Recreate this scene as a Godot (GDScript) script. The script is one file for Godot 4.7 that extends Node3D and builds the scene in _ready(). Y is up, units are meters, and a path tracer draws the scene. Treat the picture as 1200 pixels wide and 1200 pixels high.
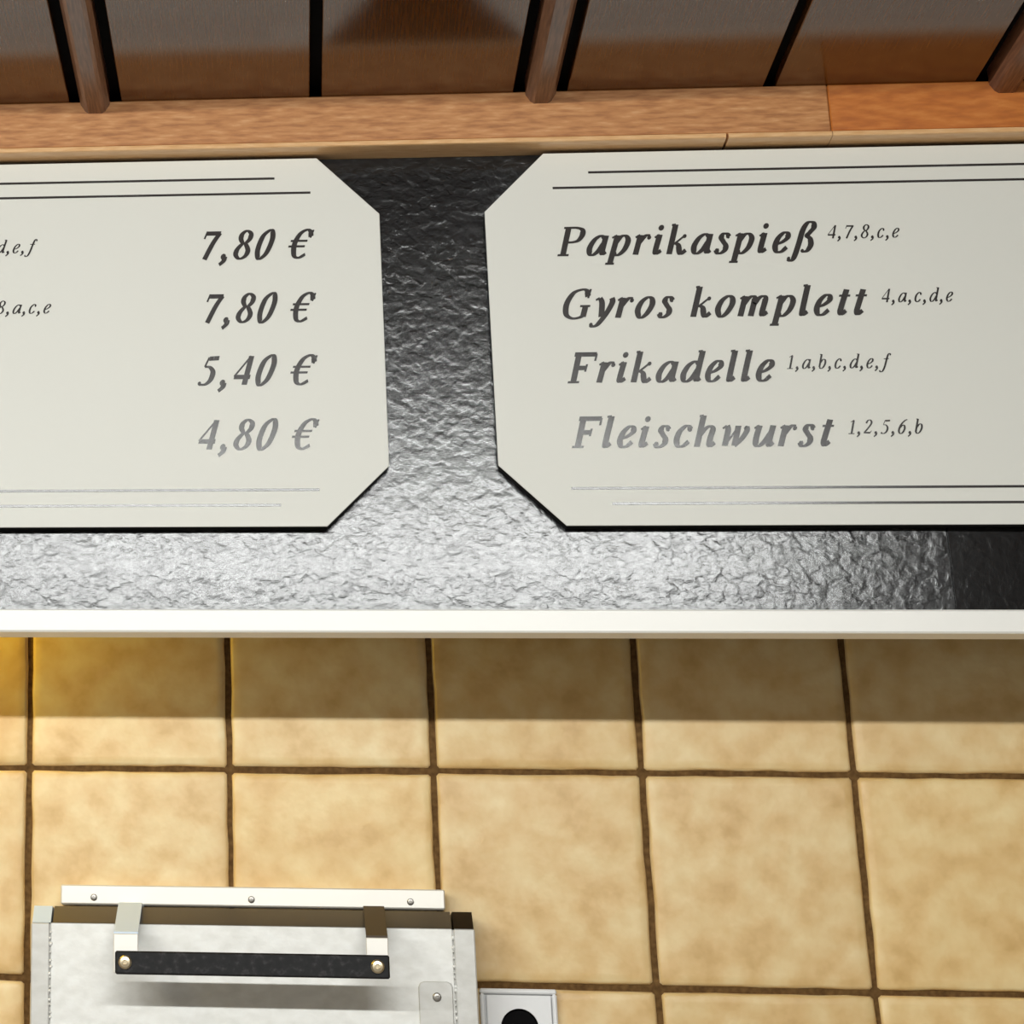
extends Node3D
# A snack-bar back wall: wooden ceiling, black sign fascia with two menu plates, tiled wall, steel wall box, socket.
# Units are metres; the tile faces lie in the plane z = WALL_Z, the room opens towards +z.

const CEIL := 2.618          # underside of the ceiling panels
const PANEL_Z := 0.165       # face of the black fascia panels
const PLATE_Z := 0.18        # face of the menu plates
const WALL_Z := -0.02        # face of the wall tiles
const ROW := 1.9828          # height of the wall joint that runs through the picture
const TILE := 0.20146
const COL := -0.0019         # a vertical wall joint
const LAMP_W := 0.05         # width of each glowing lamp face
const LAMP_E := 2.82
var M := {}
var rng := RandomNumberGenerator.new()

# ---------------------------------------------------------------- helpers
func mb() -> SurfaceTool:
	var st := SurfaceTool.new()
	st.begin(Mesh.PRIMITIVE_TRIANGLES)
	st.set_smooth_group(-1)
	return st

func face(st: SurfaceTool, pts: Array, out: Vector3) -> void:
	var n: Vector3 = (pts[1] - pts[0]).cross(pts[2] - pts[0])
	var q := pts.duplicate()
	if n.dot(out) > 0.0:
		q.reverse()
	for i in range(1, q.size() - 1):
		st.add_vertex(q[0])
		st.add_vertex(q[i])
		st.add_vertex(q[i + 1])

func done(st: SurfaceTool) -> ArrayMesh:
	st.generate_normals()
	return st.commit()

# chamfered box
func bevel_box(st: SurfaceTool, c: Vector3, s: Vector3, r: float) -> void:
	var h := s * 0.5
	var pt := func(sg: Vector3, axis: int) -> Vector3:
		var p := Vector3((h.x - r) * sg.x, (h.y - r) * sg.y, (h.z - r) * sg.z)
		p[axis] = h[axis] * sg[axis]
		return c + p
	for axis in 3:
		var u := (axis + 1) % 3
		var v := (axis + 2) % 3
		for sd in [-1.0, 1.0]:
			var ring := []
			for k in [[-1, -1], [1, -1], [1, 1], [-1, 1]]:
				var sg := Vector3.ZERO
				sg[axis] = sd
				sg[u] = k[0]
				sg[v] = k[1]
				ring.append(pt.call(sg, axis))
			var o := Vector3.ZERO
			o[axis] = sd
			face(st, ring, o)
		# edges that run along this axis
		for k in [[-1, -1], [1, -1], [1, 1], [-1, 1]]:
			var a := Vector3.ZERO
			a[u] = k[0]
			a[v] = k[1]
			var lo := a
			lo[axis] = -1.0
			var hi := a
			hi[axis] = 1.0
			face(st, [pt.call(lo, u), pt.call(hi, u), pt.call(hi, v), pt.call(lo, v)], a)
	for i in 8:
		var sg := Vector3(1 if i & 1 else -1, 1 if i & 2 else -1, 1 if i & 4 else -1)
		face(st, [pt.call(sg, 0), pt.call(sg, 1), pt.call(sg, 2)], sg)

func span_box(st: SurfaceTool, a: Vector3, b: Vector3, r := 0.001) -> void:
	bevel_box(st, (a + b) * 0.5, (b - a).abs(), r)

# polygon in the xy plane pushed out to z1 with a chamfered front edge
func slab(st: SurfaceTool, poly: PackedVector2Array, z0: float, z1: float, r := 0.001) -> void:
	var inner: PackedVector2Array = Geometry2D.offset_polygon(poly, -r)[0] if r > 0.0 else poly
	var c := Vector2.ZERO
	for p in poly:
		c += p / poly.size()
	var idx := Geometry2D.triangulate_polygon(inner)
	for i in range(0, idx.size(), 3):
		var t := []
		for k in 3:
			t.append(Vector3(inner[idx[i + k]].x, inner[idx[i + k]].y, z1))
		face(st, t, Vector3.BACK)
	idx = Geometry2D.triangulate_polygon(poly)
	for i in range(0, idx.size(), 3):
		var t := []
		for k in 3:
			t.append(Vector3(poly[idx[i + k]].x, poly[idx[i + k]].y, z0))
		face(st, t, Vector3.FORWARD)
	var n := poly.size()
	# nearest inner point for each outer corner keeps the chamfer simple
	var near := []
	for p in poly:
		var best: Vector2 = inner[0]
		for q in inner:
			if q.distance_squared_to(p) < best.distance_squared_to(p):
				best = q
		near.append(best)
	for i in n:
		var p := poly[i]
		var q := poly[(i + 1) % n]
		var e := q - p
		var o := Vector3(e.y, -e.x, 0)
		if Vector2(o.x, o.y).dot((p + q) * 0.5 - c) < 0.0:
			o = -o
		face(st, [Vector3(p.x, p.y, z0), Vector3(q.x, q.y, z0), Vector3(q.x, q.y, z1 - r), Vector3(p.x, p.y, z1 - r)], o)
		if r > 0.0:
			face(st, [Vector3(p.x, p.y, z1 - r), Vector3(q.x, q.y, z1 - r), Vector3(near[(i + 1) % n].x, near[(i + 1) % n].y, z1), Vector3(near[i].x, near[i].y, z1)], o + Vector3.BACK * o.length())

# profile (u, v) swept along x from x0 to x1; u is z, v is y
func sweep_x(st: SurfaceTool, prof: PackedVector2Array, x0: float, x1: float) -> void:
	sweep(st, prof, Vector3(x0, 0, 0), Vector3(x1, 0, 0), Vector3.BACK, Vector3.UP)

func sweep(st: SurfaceTool, prof: PackedVector2Array, a: Vector3, b: Vector3, du: Vector3, dv: Vector3) -> void:
	var c := Vector2.ZERO
	for p in prof:
		c += p / prof.size()
	var n := prof.size()
	for i in n:
		var p := prof[i]
		var q := prof[(i + 1) % n]
		var e := q - p
		var o2 := Vector2(e.y, -e.x)
		if Geometry2D.is_point_in_polygon((p + q) * 0.5 + o2.normalized() * 0.0002, prof):
			o2 = -o2
		var pa := a + du * p.x + dv * p.y
		var qa := a + du * q.x + dv * q.y
		face(st, [pa, qa, qa + b - a, pa + b - a], du * o2.x + dv * o2.y)
	var idx := Geometry2D.triangulate_polygon(prof)
	for i in range(0, idx.size(), 3):
		var t := []
		for k in 3:
			t.append(a + du * prof[idx[i + k]].x + dv * prof[idx[i + k]].y)
		face(st, t, a - b)
		face(st, [t[0] + b - a, t[1] + b - a, t[2] + b - a], b - a)

# turned shape: profile (radius, height) about an axis through c pointing along +z
func lathe_z(st: SurfaceTool, c: Vector3, prof: Array, seg := 28) -> void:
	for i in prof.size() - 1:
		for k in seg:
			var a0 := TAU * k / seg
			var a1 := TAU * (k + 1) / seg
			var p: Vector2 = prof[i]
			var q: Vector2 = prof[i + 1]
			var d0 := Vector3(cos(a0), sin(a0), 0)
			var d1 := Vector3(cos(a1), sin(a1), 0)
			var e := q - p
			var o := (d0 + d1) * 0.5 * e.y + Vector3(0, 0, -e.x)
			var pts := [c + d0 * p.x + Vector3(0, 0, p.y), c + d1 * p.x + Vector3(0, 0, p.y), c + d1 * q.x + Vector3(0, 0, q.y), c + d0 * q.x + Vector3(0, 0, q.y)]
			if p.x < 1e-6:
				pts = [pts[0], pts[2], pts[3]]
			elif q.x < 1e-6:
				pts = [pts[0], pts[1], pts[2]]
			face(st, pts, -o)

func put(called: String, m: Mesh, mat: Material, parent: Node = self) -> MeshInstance3D:
	var o := MeshInstance3D.new()
	o.name = called
	o.mesh = m
	o.material_override = mat
	o.cast_shadow = GeometryInstance3D.SHADOW_CASTING_SETTING_ON
	parent.add_child(o, true)
	return o

func build(called: String, st: SurfaceTool, mat: Material, parent: Node = self) -> MeshInstance3D:
	return put(called, done(st), mat, parent)

func thing(called: String, label: String, category: String, group := "") -> Node3D:
	var o := Node3D.new()
	o.name = called
	add_child(o, true)
	o.set_meta("label", label)
	o.set_meta("category", category)
	if group:
		o.set_meta("group", group)
	return o

func setting(called: String, label: String, category: String) -> Node3D:
	var o := thing(called, label, category)
	o.set_meta("kind", "structure")
	return o

# ---------------------------------------------------------------- materials
func plain(c: Color, rough: float, spec := 0.5, metal := 0.0) -> StandardMaterial3D:
	var m := StandardMaterial3D.new()
	m.albedo_color = c
	m.roughness = rough
	m.metallic_specular = spec
	m.metallic = metal
	return m

func noise_tex(seed_: int, freq: float, octaves: int, cols: Array, size := 512, type := FastNoiseLite.TYPE_SIMPLEX_SMOOTH, warp := 0.0) -> NoiseTexture2D:
	var n := FastNoiseLite.new()
	n.seed = seed_
	n.noise_type = type
	n.frequency = freq
	n.fractal_octaves = octaves
	if warp > 0.0:
		n.domain_warp_enabled = true
		n.domain_warp_amplitude = warp
		n.domain_warp_frequency = freq * 1.6
	var t := NoiseTexture2D.new()
	t.width = size
	t.height = size
	t.seamless = true
	t.noise = n
	if cols:
		var g := Gradient.new()
		var offs := PackedFloat32Array()
		var cc := PackedColorArray()
		for k in cols:
			offs.append(k[0])
			cc.append(k[1])
		g.offsets = offs
		g.colors = cc
		t.color_ramp = g
	return t

func bump_tex(seed_: int, freq: float, octaves: int, strength: float, size := 512, type := FastNoiseLite.TYPE_SIMPLEX_SMOOTH, warp := 0.0, fractal := FastNoiseLite.FRACTAL_FBM) -> NoiseTexture2D:
	var t := noise_tex(seed_, freq, octaves, [], size, type, warp)
	t.noise.fractal_type = fractal
	t.as_normal_map = true
	t.bump_strength = strength
	return t

func tri(m: StandardMaterial3D, scale: Vector3, offset := Vector3.ZERO) -> StandardMaterial3D:
	m.uv1_triplanar = true
	m.uv1_world_triplanar = true
	m.uv1_scale = scale
	m.uv1_offset = offset
	m.uv1_triplanar_sharpness = 8.0
	return m

func wood(cols: Array, scale: Vector3, rough: float, spec: float, seed_: int) -> StandardMaterial3D:
	var m := plain(Color.WHITE, rough, spec)
	m.albedo_texture = noise_tex(seed_, 0.02, 5, cols, 512, FastNoiseLite.TYPE_SIMPLEX_SMOOTH, 8.0)
	m.normal_enabled = true
	m.normal_texture = bump_tex(seed_ + 1, 0.03, 4, 1.5)
	m.normal_scale = 0.12
	return tri(m, scale)

func materials() -> void:
	var tile_alb := noise_tex(11, 0.007, 4, [[0.0, Color8(210, 173, 114)], [0.35, Color8(227, 194, 138)], [0.6, Color8(233, 205, 152)], [1.0, Color8(242, 221, 174)]], 1024, FastNoiseLite.TYPE_SIMPLEX_SMOOTH, 20.0)
	var tile_bump := bump_tex(12, 0.02, 4, 2.0, 512)
	M.tile = []
	var tint := [Color8(255, 255, 255), Color8(250, 246, 240), Color8(244, 238, 226), Color8(255, 250, 238)]
	for k in 4:
		var m := plain(tint[k], 0.42, 0.5)
		m.albedo_texture = tile_alb
		m.normal_enabled = true
		m.normal_texture = tile_bump
		m.normal_scale = 0.3
		M.tile.append(tri(m, Vector3(2.6, 2.6, 2.6), Vector3(0.31 * k, 0.17 * k, 0.0)))
	M.grout = tri(plain(Color.WHITE, 0.95, 0.3), Vector3(9, 9, 9))
	M.grout.albedo_texture = noise_tex(21, 0.05, 4, [[0.0, Color8(82, 58, 32)], [1.0, Color8(124, 94, 56)]], 256)

	M.black = plain(Color8(14, 14, 15), 0.2, 0.57)
	M.black.normal_enabled = true
	M.black.normal_texture = bump_tex(31, 0.02, 3, 5.0, 1024, FastNoiseLite.TYPE_SIMPLEX_SMOOTH, 30.0, FastNoiseLite.FRACTAL_FBM)
	M.black.normal_scale = 0.18
	tri(M.black, Vector3(2.6, 3.0, 2.6))
	M.black_smooth = M.black.duplicate()
	M.black_smooth.normal_scale = 0.08
	M.plate = plain(Color8(224, 223, 215), 0.55, 0.3)
	M.plate_edge = plain(Color8(20, 19, 17), 0.6, 0.4)
	M.ink = plain(Color8(54, 50, 49), 0.19, 0.56)
	M.white_trim = plain(Color8(246, 244, 238), 0.35, 0.5)

	M.wood_a = wood([[0.0, Color8(160, 104, 60)], [0.45, Color8(190, 130, 78)], [0.7, Color8(200, 142, 90)], [1.0, Color8(216, 164, 114)]], Vector3(2.6, 15, 15), 0.4, 0.5, 41)
	M.wood_b = wood([[0.0, Color8(176, 98, 40)], [0.5, Color8(197, 115, 48)], [1.0, Color8(212, 134, 64)]], Vector3(2.5, 10, 12), 0.4, 0.5, 43)
	M.wood_bead = wood([[0.0, Color8(216, 164, 110)], [1.0, Color8(240, 198, 148)]], Vector3(3, 20, 20), 0.3, 0.5, 45)
	M.ceil_wood = wood([[0.0, Color8(84, 47, 14)], [0.5, Color8(94, 53, 16)], [1.0, Color8(106, 61, 20)]], Vector3(34, 34, 1.2), 0.16, 0.5, 47)
	M.ceil_wood.normal_scale = 0.05
	M.batten_wood = wood([[0.0, Color8(70, 40, 24)], [0.5, Color8(104, 66, 44)], [1.0, Color8(140, 98, 72)]], Vector3(30, 30, 1.6), 0.3, 0.5, 49)
	M.void_black = plain(Color8(8, 7, 7), 0.9, 0.2)

	M.steel = plain(Color8(244, 244, 242), 0.42, 0.5, 0.15)
	M.steel.normal_enabled = true
	M.steel.normal_texture = bump_tex(51, 0.02, 4, 1.5, 512)
	M.steel.normal_scale = 0.25
	M.steel.albedo_texture = noise_tex(53, 0.02, 4, [[0.0, Color8(230, 229, 225)], [0.5, Color8(240, 239, 236)], [1.0, Color8(248, 248, 246)]], 512, FastNoiseLite.TYPE_SIMPLEX_SMOOTH, 20.0)
	tri(M.steel, Vector3(4, 6, 4))
	M.channel = M.steel.duplicate()
	M.channel.albedo_color = Color8(222, 221, 218)
	M.flange = plain(Color8(150, 148, 146), 0.28, 0.5, 0.9)
	M.steel_reflect_pale = plain(Color8(214, 229, 244), 0.4, 0.5, 0.0)  # bluish bright reflection painted into the left strap and corner cap
	M.aluminium = plain(Color8(236, 232, 224), 0.45, 0.5, 0.35)
	M.steel_reflect_dark = plain(Color8(70, 62, 54), 0.35, 0.5, 0.9)  # dark reflection painted into the right strap and corner cap
	M.screw = plain(Color8(150, 146, 140), 0.35, 0.5, 0.9)
	M.brass = plain(Color8(206, 190, 160), 0.3, 0.5, 0.9)
	M.grip = tri(plain(Color.WHITE, 0.5, 0.35), Vector3(14, 14, 14))
	M.grip.albedo_texture = noise_tex(61, 0.03, 4, [[0.0, Color8(10, 10, 11)], [0.55, Color8(22, 21, 22)], [0.8, Color8(48, 46, 47)], [1.0, Color8(62, 60, 60)]], 256)
	M.plastic = plain(Color8(238, 238, 238), 0.3, 0.5)
	M.recess_shade = plain(Color8(8, 8, 9), 0.7, 0.2)  # black colour stands in for the shade of a deep recess
	M.cream = plain(Color8(232, 230, 224), 0.9, 0.3)
	M.floor = plain(Color8(186, 184, 180), 0.5, 0.4)

# ---------------------------------------------------------------- lettering
# Bold italic roman letters as pen strokes: advance | strokes, upright, in ems. A stroke is a list of x,y knots;
# o closes it, b is an evenly thick bar, t a hairline, d a round dot (x,y,radius); otherwise the pen is thick on down strokes and thin across.
const GLYPHS := {
	" ": "0.25|",
	"a": "0.50|.39,.40 .30,.45 .17,.36 .09,.18 .12,.04 .20,.01 .31,.10 .40,.27;.43,.46 .41,.12 .43,.03 .50,.08",
	"b": "0.46|t.02,.68 .11,.69;.11,.69 .09,.07;.10,.26 .22,.43 .34,.42 .38,.25 .30,.06 .18,.00 .09,.07",
	"c": "0.41|.35,.38 .30,.45 .22,.45 .11,.33 .08,.15 .14,.02 .25,.02 .36,.12;d.345,.375,.045",
	"d": "0.51|.39,.40 .30,.45 .17,.36 .09,.18 .12,.04 .20,.01 .31,.10 .40,.27;t.34,.68 .44,.69;.44,.69 .41,.12 .43,.03 .50,.08",
	"e": "0.42|.09,.19 .23,.24 .34,.34 .32,.44 .23,.45 .12,.33 .08,.15 .14,.02 .25,.02 .36,.12",
	"f": "0.35|.44,.64 .37,.69 .30,.62 .26,.40 .21,.05 .14,-.14 .04,-.19 -.03,-.15;t.10,.44 .38,.44;d.425,.63,.04;d-.02,-.14,.04",
	"h": "0.52|t.02,.68 .11,.69;.11,.69 .09,.00;.10,.24 .20,.39 .31,.45 .38,.38 .36,.20 .36,.06 .40,.02 .48,.09",
	"i": "0.28|t.02,.39 .12,.46;.13,.46 .10,.10 .13,.02 .23,.09;d.13,.62,.068",
	"k": "0.49|t.02,.68 .11,.69;.11,.69 .09,.00;t.10,.19 .25,.31 .38,.43;d.38,.415,.048;.18,.26 .27,.20 .33,.04 .38,.01 .47,.09",
	"l": "0.27|t.02,.68 .12,.69;.12,.69 .10,.10 .13,.02 .22,.09",
	"m": "0.77|t.01,.40 .11,.46;.12,.46 .09,.00;.10,.24 .20,.40 .30,.45 .35,.36 .33,.00;.34,.24 .44,.40 .54,.45 .60,.38 .58,.12 .60,.02 .70,.09",
	"o": "0.46|o.25,.46 .12,.35 .07,.16 .16,.00 .29,.08 .38,.28 .35,.42",
	"p": "0.49|t.01,.40 .12,.46;.13,.46 .08,-.19;t-.03,-.20 .18,-.20;.11,.26 .22,.42 .33,.44 .41,.33 .37,.14 .27,.02 .18,.00 .10,.08",
	"r": "0.38|t.01,.40 .11,.46;.12,.46 .09,.00;.10,.24 .20,.39 .28,.45 .35,.43;d.34,.395,.05",
	"s": "0.38|.31,.38 .25,.45 .17,.45 .13,.37 .19,.28 .27,.18 .27,.08 .19,.01 .11,.01 .06,.09;d.30,.37,.03;d.07,.085,.035",
	"t": "0.31|.20,.58 .15,.22 .14,.08 .18,.02 .27,.10;t.05,.44 .31,.44",
	"u": "0.52|t.01,.40 .11,.46;.12,.46 .09,.16 .12,.03 .20,.02 .30,.12 .40,.30;.43,.46 .40,.12 .42,.02 .50,.09",
	"w": "0.65|t.01,.40 .09,.46;.10,.46 .14,.34 .13,.02;t.13,.02 .34,.40;.36,.46 .35,.02;.35,.02 .48,.16 .57,.34 .55,.43;d.545,.415,.045",
	"y": "0.45|t.01,.41 .09,.46;.10,.46 .17,.34 .22,.03;.38,.46 .41,.35 .32,.10 .18,-.13 .07,-.19 .00,-.15;d.385,.42,.045;d.01,-.145,.042",
	"ß": "0.52|-.06,-.15 .02,-.19 .09,-.10 .14,.20 .18,.52 .27,.68 .39,.68 .43,.57 .36,.46 .31,.38 .39,.30 .43,.16 .36,.03 .24,.01;d-.04,-.14,.042;d.25,.035,.04",
	"P": "0.61|.16,.65 .16,.01;t.03,.015 .30,.015;t.05,.652 .30,.655;.16,.652 .36,.65 .50,.60 .53,.48 .46,.36 .34,.315 .18,.31",
	"G": "0.70|.58,.50 .52,.63 .41,.66 .22,.58 .11,.34 .15,.10 .31,.00 .48,.02 .57,.08;.57,.27 .56,.03;t.44,.28 .68,.28;t.61,.67 .59,.46",
	"F": "0.61|.16,.65 .16,.01;t.03,.015 .30,.015;b.06,.64 .58,.64;t.58,.655 .575,.49;b.16,.335 .38,.335;t.40,.42 .39,.25",
	"7": "0.50|b.08,.61 .47,.61;.45,.62 .32,.38 .19,-.01;t.10,.66 .06,.48",
	"8": "0.50|o.26,.36 .15,.46 .15,.58 .26,.66 .38,.59 .38,.46;o.26,.36 .12,.24 .10,.10 .22,.00 .36,.06 .40,.20",
	"0": "0.50|o.30,.66 .15,.52 .09,.22 .14,.02 .22,.00 .35,.14 .42,.44 .38,.63",
	"5": "0.50|b.20,.61 .45,.62;t.19,.64 .13,.42;.13,.42 .26,.41 .37,.30 .36,.13 .25,.02 .09,.01;d.09,.04,.045",
	"4": "0.50|t.36,.66 .04,.19;b.04,.18 .46,.18;.37,.66 .35,.00",
	"1": "0.45|t.13,.56 .29,.66;.28,.64 .26,.02;t.10,.012 .42,.012",
	"2": "0.50|.11,.50 .18,.63 .30,.65 .39,.54 .33,.38 .10,.08;b.05,.06 .40,.05;t.40,.06 .45,.15",
	"6": "0.50|.46,.66 .32,.60 .15,.40 .09,.16 .16,.01 .29,.03 .38,.20 .35,.36 .25,.39 .13,.28",
	",": "0.26|d.11,.055,.07;.15,.05 .14,-.05 .05,-.14",
	"€": "0.60|.55,.50 .50,.62 .40,.66 .24,.56 .15,.32 .20,.07 .33,.00 .50,.08;t.03,.40 .48,.40;t.00,.27 .44,.27;t.58,.66 .54,.47",
}

func knot_curve(pts: Array, closed: bool) -> Array:
	var out := []
	var n := pts.size()
	if n == 2:
		return pts
	var segs := n if closed else n - 1
	for i in segs:
		var a: Vector2 = pts[(i - 1 + n) % n] if closed or i > 0 else pts[0]
		var b: Vector2 = pts[i]
		var c: Vector2 = pts[(i + 1) % n]
		var d: Vector2 = pts[(i + 2) % n] if closed or i + 2 < n else pts[n - 1]
		for k in 7:
			out.append(b.cubic_interpolate(c, a, d, k / 7.0))
	out.append(pts[0] if closed else pts[n - 1])
	return out

# the strokes of one text as quads in ems, sheared to the right
func text_quads(s: String, heavy: float, lean: float) -> Array:
	var quads := []
	var x := 0.0
	var level := 0
	var thin := heavy * 0.35
	for ch in s:
		var g: PackedStringArray = GLYPHS[ch].split("|")
		for piece in g[1].split(";", false):
			var kind := piece[0]
			level = (level + 1) % 6
			if kind in "obtd":
				piece = piece.substr(1)
			else:
				kind = ""
			if kind == "d":
				var v := piece.split_floats(",")
				for k in 10:
					var a0 := TAU * k / 10.0
					var a1 := TAU * (k + 1) / 10.0
					var c := Vector2(x + v[0], v[1])
					quads.append([c, c + Vector2(cos(a0), sin(a0)) * v[2], c + Vector2(cos(a1), sin(a1)) * v[2]])
					quads[-1].append(level)
				continue
			var pts := []
			for w in piece.split(" ", false):
				var v := w.split_floats(",")
				pts.append(Vector2(x + v[0], v[1]))
			var line := knot_curve(pts, kind == "o")
			var n := line.size()
			var left := []
			var right := []
			for i in n:
				var p: Vector2 = line[i]
				var d: Vector2
				if kind == "o" and (i == 0 or i == n - 1):
					d = line[1] - line[n - 2]
				else:
					d = line[mini(i + 1, n - 1)] - line[maxi(i - 1, 0)]
				d = d.normalized()
				var w := thin + (heavy - thin) * pow(absf(d.y), 1.7)
				if kind == "t":
					w = thin
				elif kind == "b":
					w = heavy * 0.72
				left.append(p + d.orthogonal() * w * 0.5)
				right.append(p - d.orthogonal() * w * 0.5)
			for i in n - 1:
				quads.append([left[i], left[i + 1], right[i + 1], right[i], level + i * 0.05])
		x += float(g[0]) + 0.075
	for q in quads:
		for i in q.size() - 1:
			q[i] = Vector2(q[i].x + q[i].y * lean, q[i].y)
	return quads

func text_part(parent: Node, called: String, s: String, x0: float, x1: float, base: float, cap: float, z: float, mat: Material, heavy := 0.14, lean := 0.29) -> void:
	var quads := text_quads(s, heavy, lean)
	var lo := INF
	var hi := -INF
	for q in quads:
		for p in q.slice(0, -1):
			lo = minf(lo, p.x)
			hi = maxf(hi, p.x)
	var k := cap / 0.66
	var sx := (x1 - x0) / (hi - lo)
	var st := mb()
	var lift := 0.0002
	for q in quads:
		var t := []
		for p in q.slice(0, -1):
			t.append(Vector3(x0 + (p.x - lo) * sx, base + p.y * k, z + lift + q[-1] * 0.00006))
		if t.size() == 3:
			face(st, t, Vector3.BACK)
		else:
			face(st, [t[0], t[1], t[2]], Vector3.BACK)
			face(st, [t[0], t[2], t[3]], Vector3.BACK)
	put(called, done(st), mat, parent)

# ---------------------------------------------------------------- scene
func _ready() -> void:
	rng.seed = 7
	camera_and_light()
	materials()
	room()
	ceiling()
	tiled_wall()
	fascia()
	lamps()
	menu_plates()
	wall_box()
	socket()

func camera_and_light() -> void:
	var cam := Camera3D.new()
	cam.name = "camera"
	var f := 3141.77
	var n := 0.05
	cam.projection = Camera3D.PROJECTION_FRUSTUM
	cam.near = n
	cam.far = 60.0
	cam.size = 1200.0 / f * n
	cam.frustum_offset = Vector2((600.0 + 75.05) / f * n, -(600.0 - 106.13) / f * n)
	cam.position = Vector3(0.26327, 1.59952, 2.73783)
	cam.rotation = Vector3(0.38391591, 0.13673318, 0.02757219)
	cam.current = true
	add_child(cam)
	var e := Environment.new()
	e.background_mode = Environment.BG_COLOR
	e.background_color = Color(0, 0, 0)
	e.tonemap_mode = Environment.TONE_MAPPER_LINEAR
	e.tonemap_exposure = 1.0
	e.sdfgi_enabled = true
	e.ssao_enabled = true
	e.ssil_enabled = true
	var we := WorldEnvironment.new()
	we.name = "environment"
	we.environment = e
	add_child(we)

func room() -> void:
	var st := mb()
	span_box(st, Vector3(-3.6, -0.2, -0.3), Vector3(4.2, 0, 6.2))
	var o := build("floor", st, M.floor)
	o.set_meta("kind", "structure"); o.set_meta("label", "pale grey stone floor of the snack bar"); o.set_meta("category", "floor")
	for w in [["wall_left", Vector3(-3.6, 0, 0), Vector3(-3.4, 3.0, 6.2), "cream plaster wall left of the tiled wall"], ["wall_right", Vector3(4.0, 0, 0), Vector3(4.2, 3.0, 6.2), "cream plaster wall right of the tiled wall"], ["wall_front", Vector3(-3.4, 0, 6.0), Vector3(4.0, 3.0, 6.2), "cream plaster wall facing the tiled wall"]]:
		st = mb()
		span_box(st, w[1], w[2])
		o = build(w[0], st, M.cream)
		o.set_meta("kind", "structure"); o.set_meta("label", w[3]); o.set_meta("category", "wall")

func ceiling() -> void:
	var root := setting("ceiling", "dark brown wood panel ceiling with black joints and rounded battens", "ceiling")
	var st := mb()
	span_box(st, Vector3(-3.6, CEIL + 0.012, -0.3), Vector3(4.2, CEIL + 0.2, 6.2))
	build("backing", st, M.void_black, root)
	# panels lie between black joints; every second joint carries a batten
	var half := 0.2225
	var zs := [0.17, 6.0]
	var prof := PackedVector2Array([Vector2(-0.0148, 0.012), Vector2(-0.0148, -0.0035), Vector2(-0.0105, -0.0105), Vector2(-0.0068, -0.0132), Vector2(0.0068, -0.0132), Vector2(0.0105, -0.0105), Vector2(0.0148, -0.0035), Vector2(0.0148, 0.012)])
	for k in range(-15, 18):
		var xj := 0.0785 + half * k           # this joint
		var xn := xj + half
		var left := xj + (0.0265 if k % 2 == 0 else 0.006)
		var right := xn - (0.0265 if (k + 1) % 2 == 0 else 0.006)
		st = mb()
		span_box(st, Vector3(left, CEIL, zs[0]), Vector3(right, CEIL + 0.0118, zs[1]), 0.0008)
		build("panel", st, M.ceil_wood, root)
		if k % 2 == 0:
			st = mb()
			sweep(st, prof, Vector3(xj, CEIL, 0.2), Vector3(xj, CEIL, 6.0), Vector3.RIGHT, Vector3.UP)
			build("batten", st, M.batten_wood, root)

func tile_mesh(seed_: int) -> ArrayMesh:
	var n := FastNoiseLite.new()
	n.seed = seed_
	n.frequency = 9.0
	var h := 0.0979
	var per := 9
	var ring := []
	for side in 4:
		for i in per:
			var t := -0.975 + 1.95 * i / (per - 1)
			ring.append(Vector2(t * h, -h).rotated(side * PI / 2))
	var st := SurfaceTool.new()
	st.begin(Mesh.PRIMITIVE_TRIANGLES)
	st.set_smooth_group(0)
	var rings := []
	for lay in [[1.0, -0.009], [1.0, -0.0035], [0.985, -0.0012], [0.965, -0.0002], [0.9, 0.0]]:
		var r := []
		for p in ring:
			var d: Vector2 = p
			var w := n.get_noise_2d(p.x * 3.0, p.y * 3.0) * 0.0016 * (1.0 if lay[0] > 0.95 else 0.3)
			var q: Vector2 = d * lay[0] + d.normalized() * w
			r.append(Vector3(q.x, q.y, lay[1] + n.get_noise_2d(p.x * 5.0 + 3.0, p.y * 5.0) * 0.0004))
		rings.append(r)
	var m := ring.size()
	for k in rings.size() - 1:
		for i in m:
			var j := (i + 1) % m
			var o := Vector3(ring[i].x, ring[i].y, 0.02 if k > 0 else 0.0)
			face(st, [rings[k][i], rings[k][j], rings[k + 1][j]], o)
			face(st, [rings[k][i], rings[k + 1][j], rings[k + 1][i]], o)
	for i in m:
		face(st, [rings[-1][i], rings[-1][(i + 1) % m], Vector3.ZERO], Vector3.BACK)
	st.index()
	st.generate_normals()
	return st.commit()

func tiled_wall() -> void:
	var root := setting("wall_back", "wall of square mottled beige tiles with brown grout under the sign", "wall")
	var st := mb()
	span_box(st, Vector3(-3.6, 0, -0.3), Vector3(4.2, 3.0, WALL_Z - 0.0045))
	build("grout", st, M.grout, root)
	var meshes := []
	for k in 6:
		meshes.append(tile_mesh(100 + k))
	for r in range(-6, 2):
		for c in range(-7, 13):
			var o := put("tile", meshes[rng.randi() % 6], M.tile[rng.randi() % 4], root)
			o.position = Vector3(COL + (c + 0.5) * TILE + rng.randf_range(-0.0006, 0.0006), ROW + (r + 0.5) * TILE + rng.randf_range(-0.0006, 0.0006), WALL_Z + rng.randf_range(-0.0004, 0.0004))
			o.rotation.z = (rng.randi() % 4) * PI / 2 + rng.randf_range(-0.003, 0.003)

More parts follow.
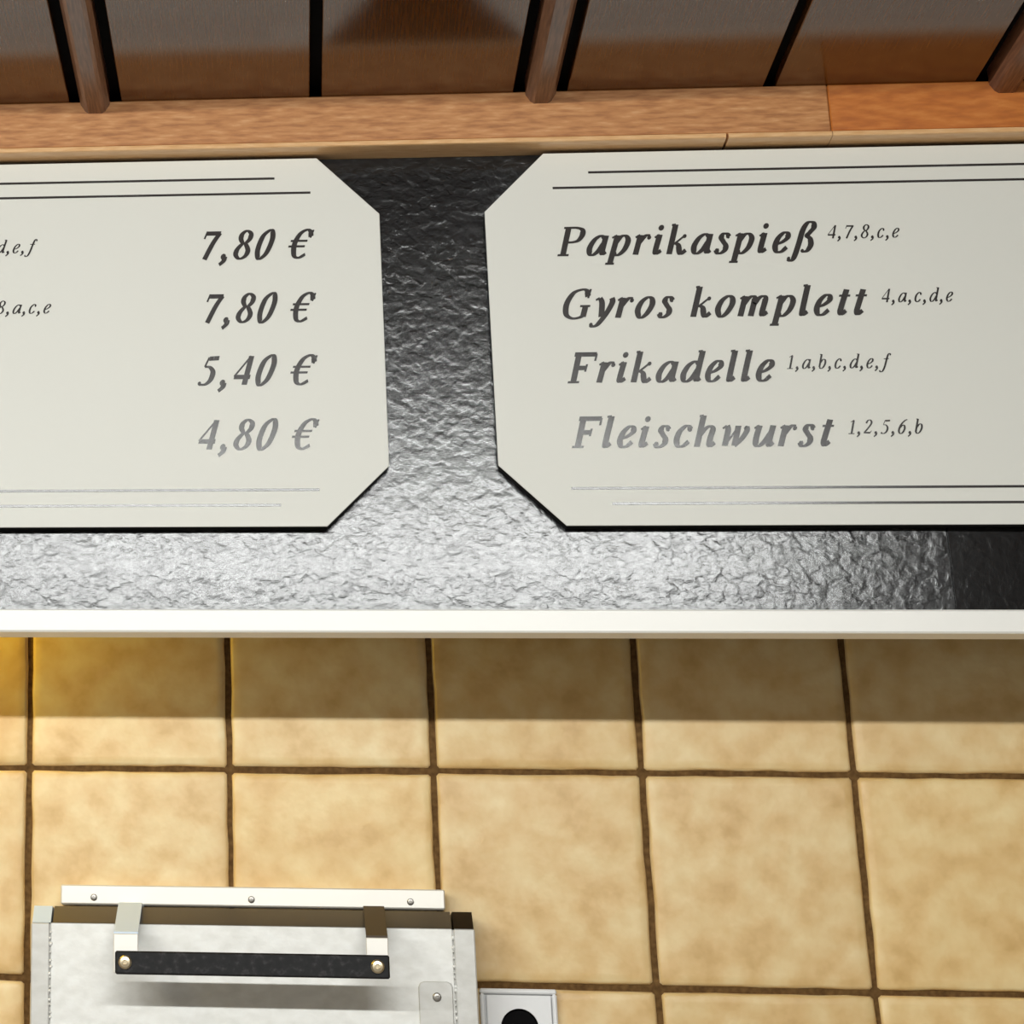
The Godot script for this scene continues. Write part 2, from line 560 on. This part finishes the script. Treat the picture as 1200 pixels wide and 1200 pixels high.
func fascia() -> void:
	var root := thing("sign_fascia", "glossy black embossed fascia board with a white bottom edge behind the menu plates", "sign board")
	var st := mb()
	span_box(st, Vector3(-3.4, 2.1, 0.15), Vector3(0.873, CEIL + 0.01, PANEL_Z), 0.0006)
	build("panel", st, M.black, root)
	# the next length of board stands a little askew
	st = mb()
	span_box(st, Vector3(0.0, 2.1, -0.0145), Vector3(0.9, CEIL + 0.01, 0.0), 0.0006)
	var askew := build("panel", st, M.black_smooth, root)
	askew.position = Vector3(0.8738, 0, PANEL_Z - 0.0002)
	askew.rotation.y = 0.03
	st = mb()
	span_box(st, Vector3(1.775, 2.1, 0.1355), Vector3(4.0, CEIL + 0.01, 0.1500), 0.0006)
	build("panel", st, M.black, root)
	st = mb()
	span_box(st, Vector3(-3.4, 2.0822, 0.149), Vector3(4.0, 2.104, PLATE_Z), 0.0016)
	var o := build("edge_trim", st, M.white_trim, root)
	o.set_meta("label", "white painted bottom edge strip")
	# wooden board between fascia and ceiling, in two lengths
	for b in [["trim_1", -3.4, 0.8003, M.wood_a, "reddish mottled wooden board along the ceiling above the black fascia, longer piece"], ["trim_2", 0.8008, 4.0, M.wood_b, "orange wooden board along the ceiling above the black fascia, smoother piece"]]:
		var t := setting(b[0], b[4], "trim board")
		st = mb()
		span_box(st, Vector3(b[1], 2.5685, PANEL_Z), Vector3(b[2], CEIL, 0.2), 0.0012)
		build("board", st, b[3], t)
		var cuts := [b[1], b[2]]
		if b[0] == "trim_1":
			cuts = [b[1], 0.6994, 0.7018, b[2]]
		for i in range(0, cuts.size(), 2):
			st = mb()
			var prof := PackedVector2Array([Vector2(PANEL_Z, 2.5685), Vector2(0.2012, 2.5685), Vector2(0.2026, 2.5678), Vector2(0.203, 2.566), Vector2(0.203, 2.564), Vector2(0.2024, 2.5634), Vector2(0.2002, 2.563), Vector2(PANEL_Z, 2.563)])
			sweep_x(st, prof, cuts[i], cuts[i + 1])
			build("bead", st, M.wood_bead, t)

func lamps() -> void:
	for k in 2:
		var t := thing("fluorescent_ceiling_light", "long white fluorescent fitting under the wooden ceiling, %s of the pair" % ["nearer the right wall", "nearer the left wall"][k], "ceiling light", "fluorescent fittings")
		t.position = Vector3(0.38 - 1.55 * k, CEIL, 2.22)
		var st := mb()
		span_box(st, Vector3(-0.75, -0.012, -0.05), Vector3(0.75, 0.0, 0.05), 0.002)
		build("housing", st, M.white_trim, t)
		# wedge-shaped diffuser, one glowing face towards the wall and one towards the room
		st = mb()
		var w := LAMP_W * sqrt(0.5)
		sweep_x(st, PackedVector2Array([Vector2(-w, -0.0125), Vector2(0, -0.0125 - w), Vector2(w, -0.0125)]), -0.745, 0.745)
		var g := plain(Color8(250, 250, 245), 0.5)
		g.emission_enabled = true
		g.emission = Color(0.99, 1.0, 0.99)
		g.emission_energy_multiplier = 3.0
		build("lamp_diffuser", st, g, t)
		for side in [-1.0, 1.0]:
			var a := AreaLight3D.new()
			a.name = "lamp_light"
			a.area_size = Vector2(1.49, LAMP_W)
			a.light_color = Color(0.99, 1.0, 0.99)
			a.light_energy = LAMP_E
			a.area_range = 12.0
			a.area_attenuation = 2.0
			a.shadow_enabled = true
			var nrm := Vector3(0, -1, side).normalized()
			a.position = Vector3(0, -0.0125 - w * 0.5, side * w * 0.5) + nrm * 0.001
			a.rotation.x = -PI / 4 if side < 0.0 else -PI * 0.75
			t.add_child(a, true)
	# small warm lamp in the hollow behind the fascia
	var y := thing("yellow_cavity_lamp", "small yellow lamp hidden behind the black fascia board", "lamp")
	y.position = Vector3(-0.16, 2.24, 0.085)
	var sb := mb()
	span_box(sb, Vector3(-0.02, 0.03, -0.02), Vector3(0.02, 0.12, 0.02), 0.003)
	build("holder", sb, M.plastic, y)
	var sm := SphereMesh.new()
	sm.radius = 0.028
	sm.height = 0.06
	sm.radial_segments = 24
	sm.rings = 12
	var gy := plain(Color8(240, 190, 60), 0.4)
	gy.emission_enabled = true
	gy.emission = Color(1.0, 0.68, 0.12)
	gy.emission_energy_multiplier = 1.5
	put("lamp_bulb", sm, gy, y)
	var ol := OmniLight3D.new()
	ol.name = "bulb_light"
	ol.light_color = Color(1.0, 0.86, 0.2)
	ol.light_energy = 0.055
	ol.light_size = 0.02
	ol.omni_range = 8.0
	ol.omni_attenuation = 2.0
	ol.shadow_enabled = true
	y.add_child(ol)

func octagon(x0: float, x1: float, y0: float, y1: float, c: float) -> PackedVector2Array:
	return PackedVector2Array([Vector2(x0 + c, y0), Vector2(x1 - c, y0), Vector2(x1, y0 + c * 0.97), Vector2(x1, y1 - c), Vector2(x1 - c, y1), Vector2(x0 + c, y1), Vector2(x0, y1 - c), Vector2(x0, y0 + c * 0.97)])

func menu_plates() -> void:
	var z := PLATE_Z
	for side in 2:
		var x0: float = [-0.479, 0.4641][side]
		var x1: float = [0.361, 1.304][side]
		var t := thing("menu_plate", ["cream octagonal menu plate with a column of euro prices", "cream octagonal menu plate with dish names from Paprikaspieß to Fleischwurst"][side], "menu sign")
		var st := mb()
		slab(st, octagon(x0, x1, 2.183, 2.559, 0.0605), z - 0.0014, z, 0.0004)
		build("plate", st, M.plate, t)
		st = mb()
		slab(st, octagon(x0 + 0.0004, x1 - 0.0004, 2.1834, 2.5586, 0.0605), PANEL_Z, z - 0.00145, 0.0)
		build("backing", st, M.plate_edge, t)
		for r in [[2.538, 0.103], [2.5222, 0.0675], [2.2187, 0.067], [2.2038, 0.104]]:
			st = mb()
			span_box(st, Vector3(x0 + r[1], r[0] - 0.0012, z - 0.001), Vector3(x1 - r[1], r[0] + 0.0012, z + 0.0003), 0.0001)
			build("printed_rule", st, M.ink, t)
		var cap := 0.0292
		if side == 0:
			text_part(t, "price", "7,80 €", 0.1845, 0.2965, 2.4535, cap, z, M.ink)
			text_part(t, "price", "7,80 €", 0.1865, 0.2965, 2.3875, cap, z, M.ink)
			text_part(t, "price", "5,40 €", 0.1785, 0.2962, 2.3235, cap, z, M.ink)
			text_part(t, "price", "4,80 €", 0.1785, 0.2962, 2.2590, cap, z, M.ink)
			text_part(t, "footnote", "d,e,f", -0.0225, 0.0193, 2.4632, 0.0135, z, M.ink, 0.105)
			text_part(t, "footnote", "8,a,c,e", -0.0215, 0.0337, 2.3993, 0.0135, z, M.ink, 0.105)
		else:
			text_part(t, "dish_name", "Paprikaspieß", 0.5319, 0.7815, 2.4512, cap, z, M.ink)
			text_part(t, "dish_name", "Gyros komplett", 0.5337, 0.8215, 2.3870, cap, z, M.ink)
			text_part(t, "dish_name", "Frikadelle", 0.5338, 0.7294, 2.3222, cap, z, M.ink)
			text_part(t, "dish_name", "Fleischwurst", 0.5339, 0.7784, 2.2583, cap, z, M.ink)
			text_part(t, "footnote", "4,7,8,c,e", 0.7905, 0.8584, 2.4647, 0.0135, z, M.ink, 0.105)
			text_part(t, "footnote", "4,a,c,d,e", 0.8345, 0.9012, 2.3992, 0.0135, z, M.ink, 0.105)
			text_part(t, "footnote", "1,a,b,c,d,e,f", 0.7400, 0.8375, 2.3340, 0.0135, z, M.ink, 0.105)
			text_part(t, "footnote", "1,2,5,6,b", 0.7905, 0.8590, 2.2698, 0.0135, z, M.ink, 0.105)

func screw(parent: Node, at: Vector3, r: float, mat: Material, called := "screw") -> void:
	var st := mb()
	lathe_z(st, at, [Vector2(r, 0), Vector2(r, r * 0.25), Vector2(r * 0.75, r * 0.5), Vector2(r * 0.35, r * 0.55), Vector2(r * 0.3, r * 0.3), Vector2(0, r * 0.3)], 18)
	build(called, st, mat, parent)

func wall_box() -> void:
	var t := thing("steel_wall_box", "brushed steel box on the tiled wall with a black grip bar", "metal box")
	t.position = Vector3(0.22, 1.6, 0.0)
	var off := -t.position
	t.position = Vector3(0.2197, 1.6, WALL_Z)
	t.scale = Vector3.ONE * 1.0073
	var P := func(x: float, y: float, z: float) -> Vector3: return Vector3(x, y, z) + off
	var st := mb()
	# body behind the front
	span_box(st, P.call(0.0135, 1.45, 0.002), P.call(0.425, 1.8255, 0.0575), 0.0008)
	build("body", st, M.steel, t)
	st = mb()
	span_box(st, P.call(0.0285, 1.45, 0.0576), P.call(0.4075, 1.826, 0.06), 0.0006)
	build("front_panel", st, M.steel, t)
	# folded side channels
	for s in [[0.0095, 0.0275], [0.4085, 0.4285]]:
		st = mb()
		span_box(st, P.call(s[0], 1.45, 0.004), P.call(s[1], 1.826, 0.0607), 0.0012)
		build("side_channel", st, M.channel, t)
		st = mb()
		var wx: float = s[1] + 0.0006 if s[0] < 0.1 else s[0] - 0.0006
		for i in 34:
			var r := rng.randf_range(0.0011, 0.0022)
			lathe_z(st, P.call(wx + rng.randf_range(-0.0007, 0.0007), 1.817 - i * 0.006 + rng.randf_range(-0.002, 0.002), 0.0598), [Vector2(r, 0.0), Vector2(r * 0.8, 0.0006), Vector2(r * 0.4, 0.0011), Vector2(0, 0.0012)], 8)
		build("weld_seam", st, M.steel, t)
	# sloping top flange with a cap at each corner
	var zy := func(z: float, y: float) -> Vector2: return Vector2(z + off.z, y + off.y)
	var prof := PackedVector2Array([zy.call(0.0585, 1.8262), zy.call(0.06, 1.8262), zy.call(0.0405, 1.8432), zy.call(0.004, 1.8432), zy.call(0.004, 1.8262)])
	for s in [[0.0302, 0.4072, "top_flange"], [0.0105, 0.0282, "corner_cap"], [0.4092, 0.4275, "corner_cap"]]:
		st = mb()
		sweep_x(st, prof, s[0] + off.x, s[1] + off.x)
		build(s[2], st, M.steel_reflect_pale if s[0] < 0.02 else M.flange if s[0] < 0.4 else M.steel_reflect_dark, t)  # pale left cap and dark right cap carry painted reflections
	# wall rail with three screws
	st = mb()
	span_box(st, P.call(0.0342, 1.8472, 0.0), P.call(0.4042, 1.8655, 0.02), 0.0012)
	var rail := build("wall_rail", st, M.aluminium, t)
	for x in [0.0667, 0.2194, 0.3714]:
		screw(rail, P.call(x, 1.8537, 0.02), 0.0032, M.screw)
	# two straps that carry the grip bar
	for sx in [[0.0925, 0.1152, M.steel_reflect_pale], [0.3258, 0.3455, M.steel_reflect_dark]]:  # same metal on both; the pale and dark tones are painted reflections
		st = mb()
		var sp := PackedVector2Array([zy.call(0.01, 1.847), zy.call(0.046, 1.847), zy.call(0.1165, 1.8142), zy.call(0.1165, 1.8112), zy.call(0.046, 1.8442), zy.call(0.01, 1.8442)])
		sweep_x(st, sp, sx[0] + off.x, sx[1] + off.x)
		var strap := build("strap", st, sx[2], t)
		st = mb()
		span_box(st, P.call(sx[0] - 0.0003, 1.7768, 0.117), P.call(sx[1] + 0.0003, 1.8122, 0.1195), 0.0007)
		build("lip", st, M.aluminium, strap)
	st = mb()
	span_box(st, P.call(0.0941, 1.7758, 0.1196), P.call(0.3462, 1.7966, 0.124), 0.0014)
	var bar := build("grip_bar", st, M.grip, t)
	bar.set_meta("label", "black grip bar with a rivet at each end")
	for x in [0.1035, 0.3352]:
		screw(bar, P.call(x, 1.7864, 0.124), 0.0062, M.brass, "rivet")
	# riveted patch at the right
	st = mb()
	var px := 0.374 + off.x
	var qx := 0.4056 + off.x
	var ty := 1.7785 + off.y
	var patch := PackedVector2Array([Vector2(px, ty - 0.3), Vector2(qx, ty - 0.3), Vector2(qx, ty - 0.005), Vector2(qx - 0.0015, ty - 0.0015), Vector2(qx - 0.005, ty), Vector2(px + 0.005, ty), Vector2(px + 0.0015, ty - 0.0015), Vector2(px, ty - 0.005)])
	slab(st, patch, 0.0595, 0.0625, 0.0008)
	var pp := build("patch_plate", st, M.channel, t)
	screw(pp, P.call(0.3907, 1.7645, 0.0625), 0.004, M.screw)

func socket() -> void:
	var t := thing("wall_socket", "white square wall socket with a round recess, its depth shade painted black, beside the steel box", "socket")
	t.position = Vector3(0.4709, 1.742, WALL_Z)
	t.scale = Vector3.ONE * 1.0073
	var h := 0.0358
	var st := mb()
	var g := 0.0312
	span_box(st, Vector3(-g, -g, 0), Vector3(g, g, 0.004), 0.0002)
	for sd in [-1.0, 1.0]:
		span_box(st, Vector3(-h, g * sd, 0), Vector3(h, h * sd, 0.0088), 0.0013)
		span_box(st, Vector3(g * sd, -g, 0), Vector3(h * sd, g, 0.0088), 0.0013)
	build("frame", st, M.plastic, t)
	var cs := CSGCombiner3D.new()
	cs.name = "cover"
	var b := CSGBox3D.new()
	b.name = "plate_block"
	b.size = Vector3(0.0595, 0.0595, 0.006)
	b.position = Vector3(0, 0, 0.0075)
	b.material = M.plastic
	cs.add_child(b)
	var c := CSGCylinder3D.new()
	c.name = "hole_block"
	c.operation = CSGShape3D.OPERATION_SUBTRACTION
	c.radius = 0.0178
	c.height = 0.05
	c.sides = 40
	c.rotation.x = PI / 2
	c.material = M.plastic
	cs.add_child(c)
	t.add_child(cs)
	st = mb()
	lathe_z(st, Vector3(0, 0, 0.0062), [Vector2(0.0177, 0.0018), Vector2(0.0172, 0.0018), Vector2(0.0165, 0.0002), Vector2(0.0, 0.0002)], 36)
	build("recess", st, M.recess_shade, t)  # shallow disc with the shade of its depth put into the colour
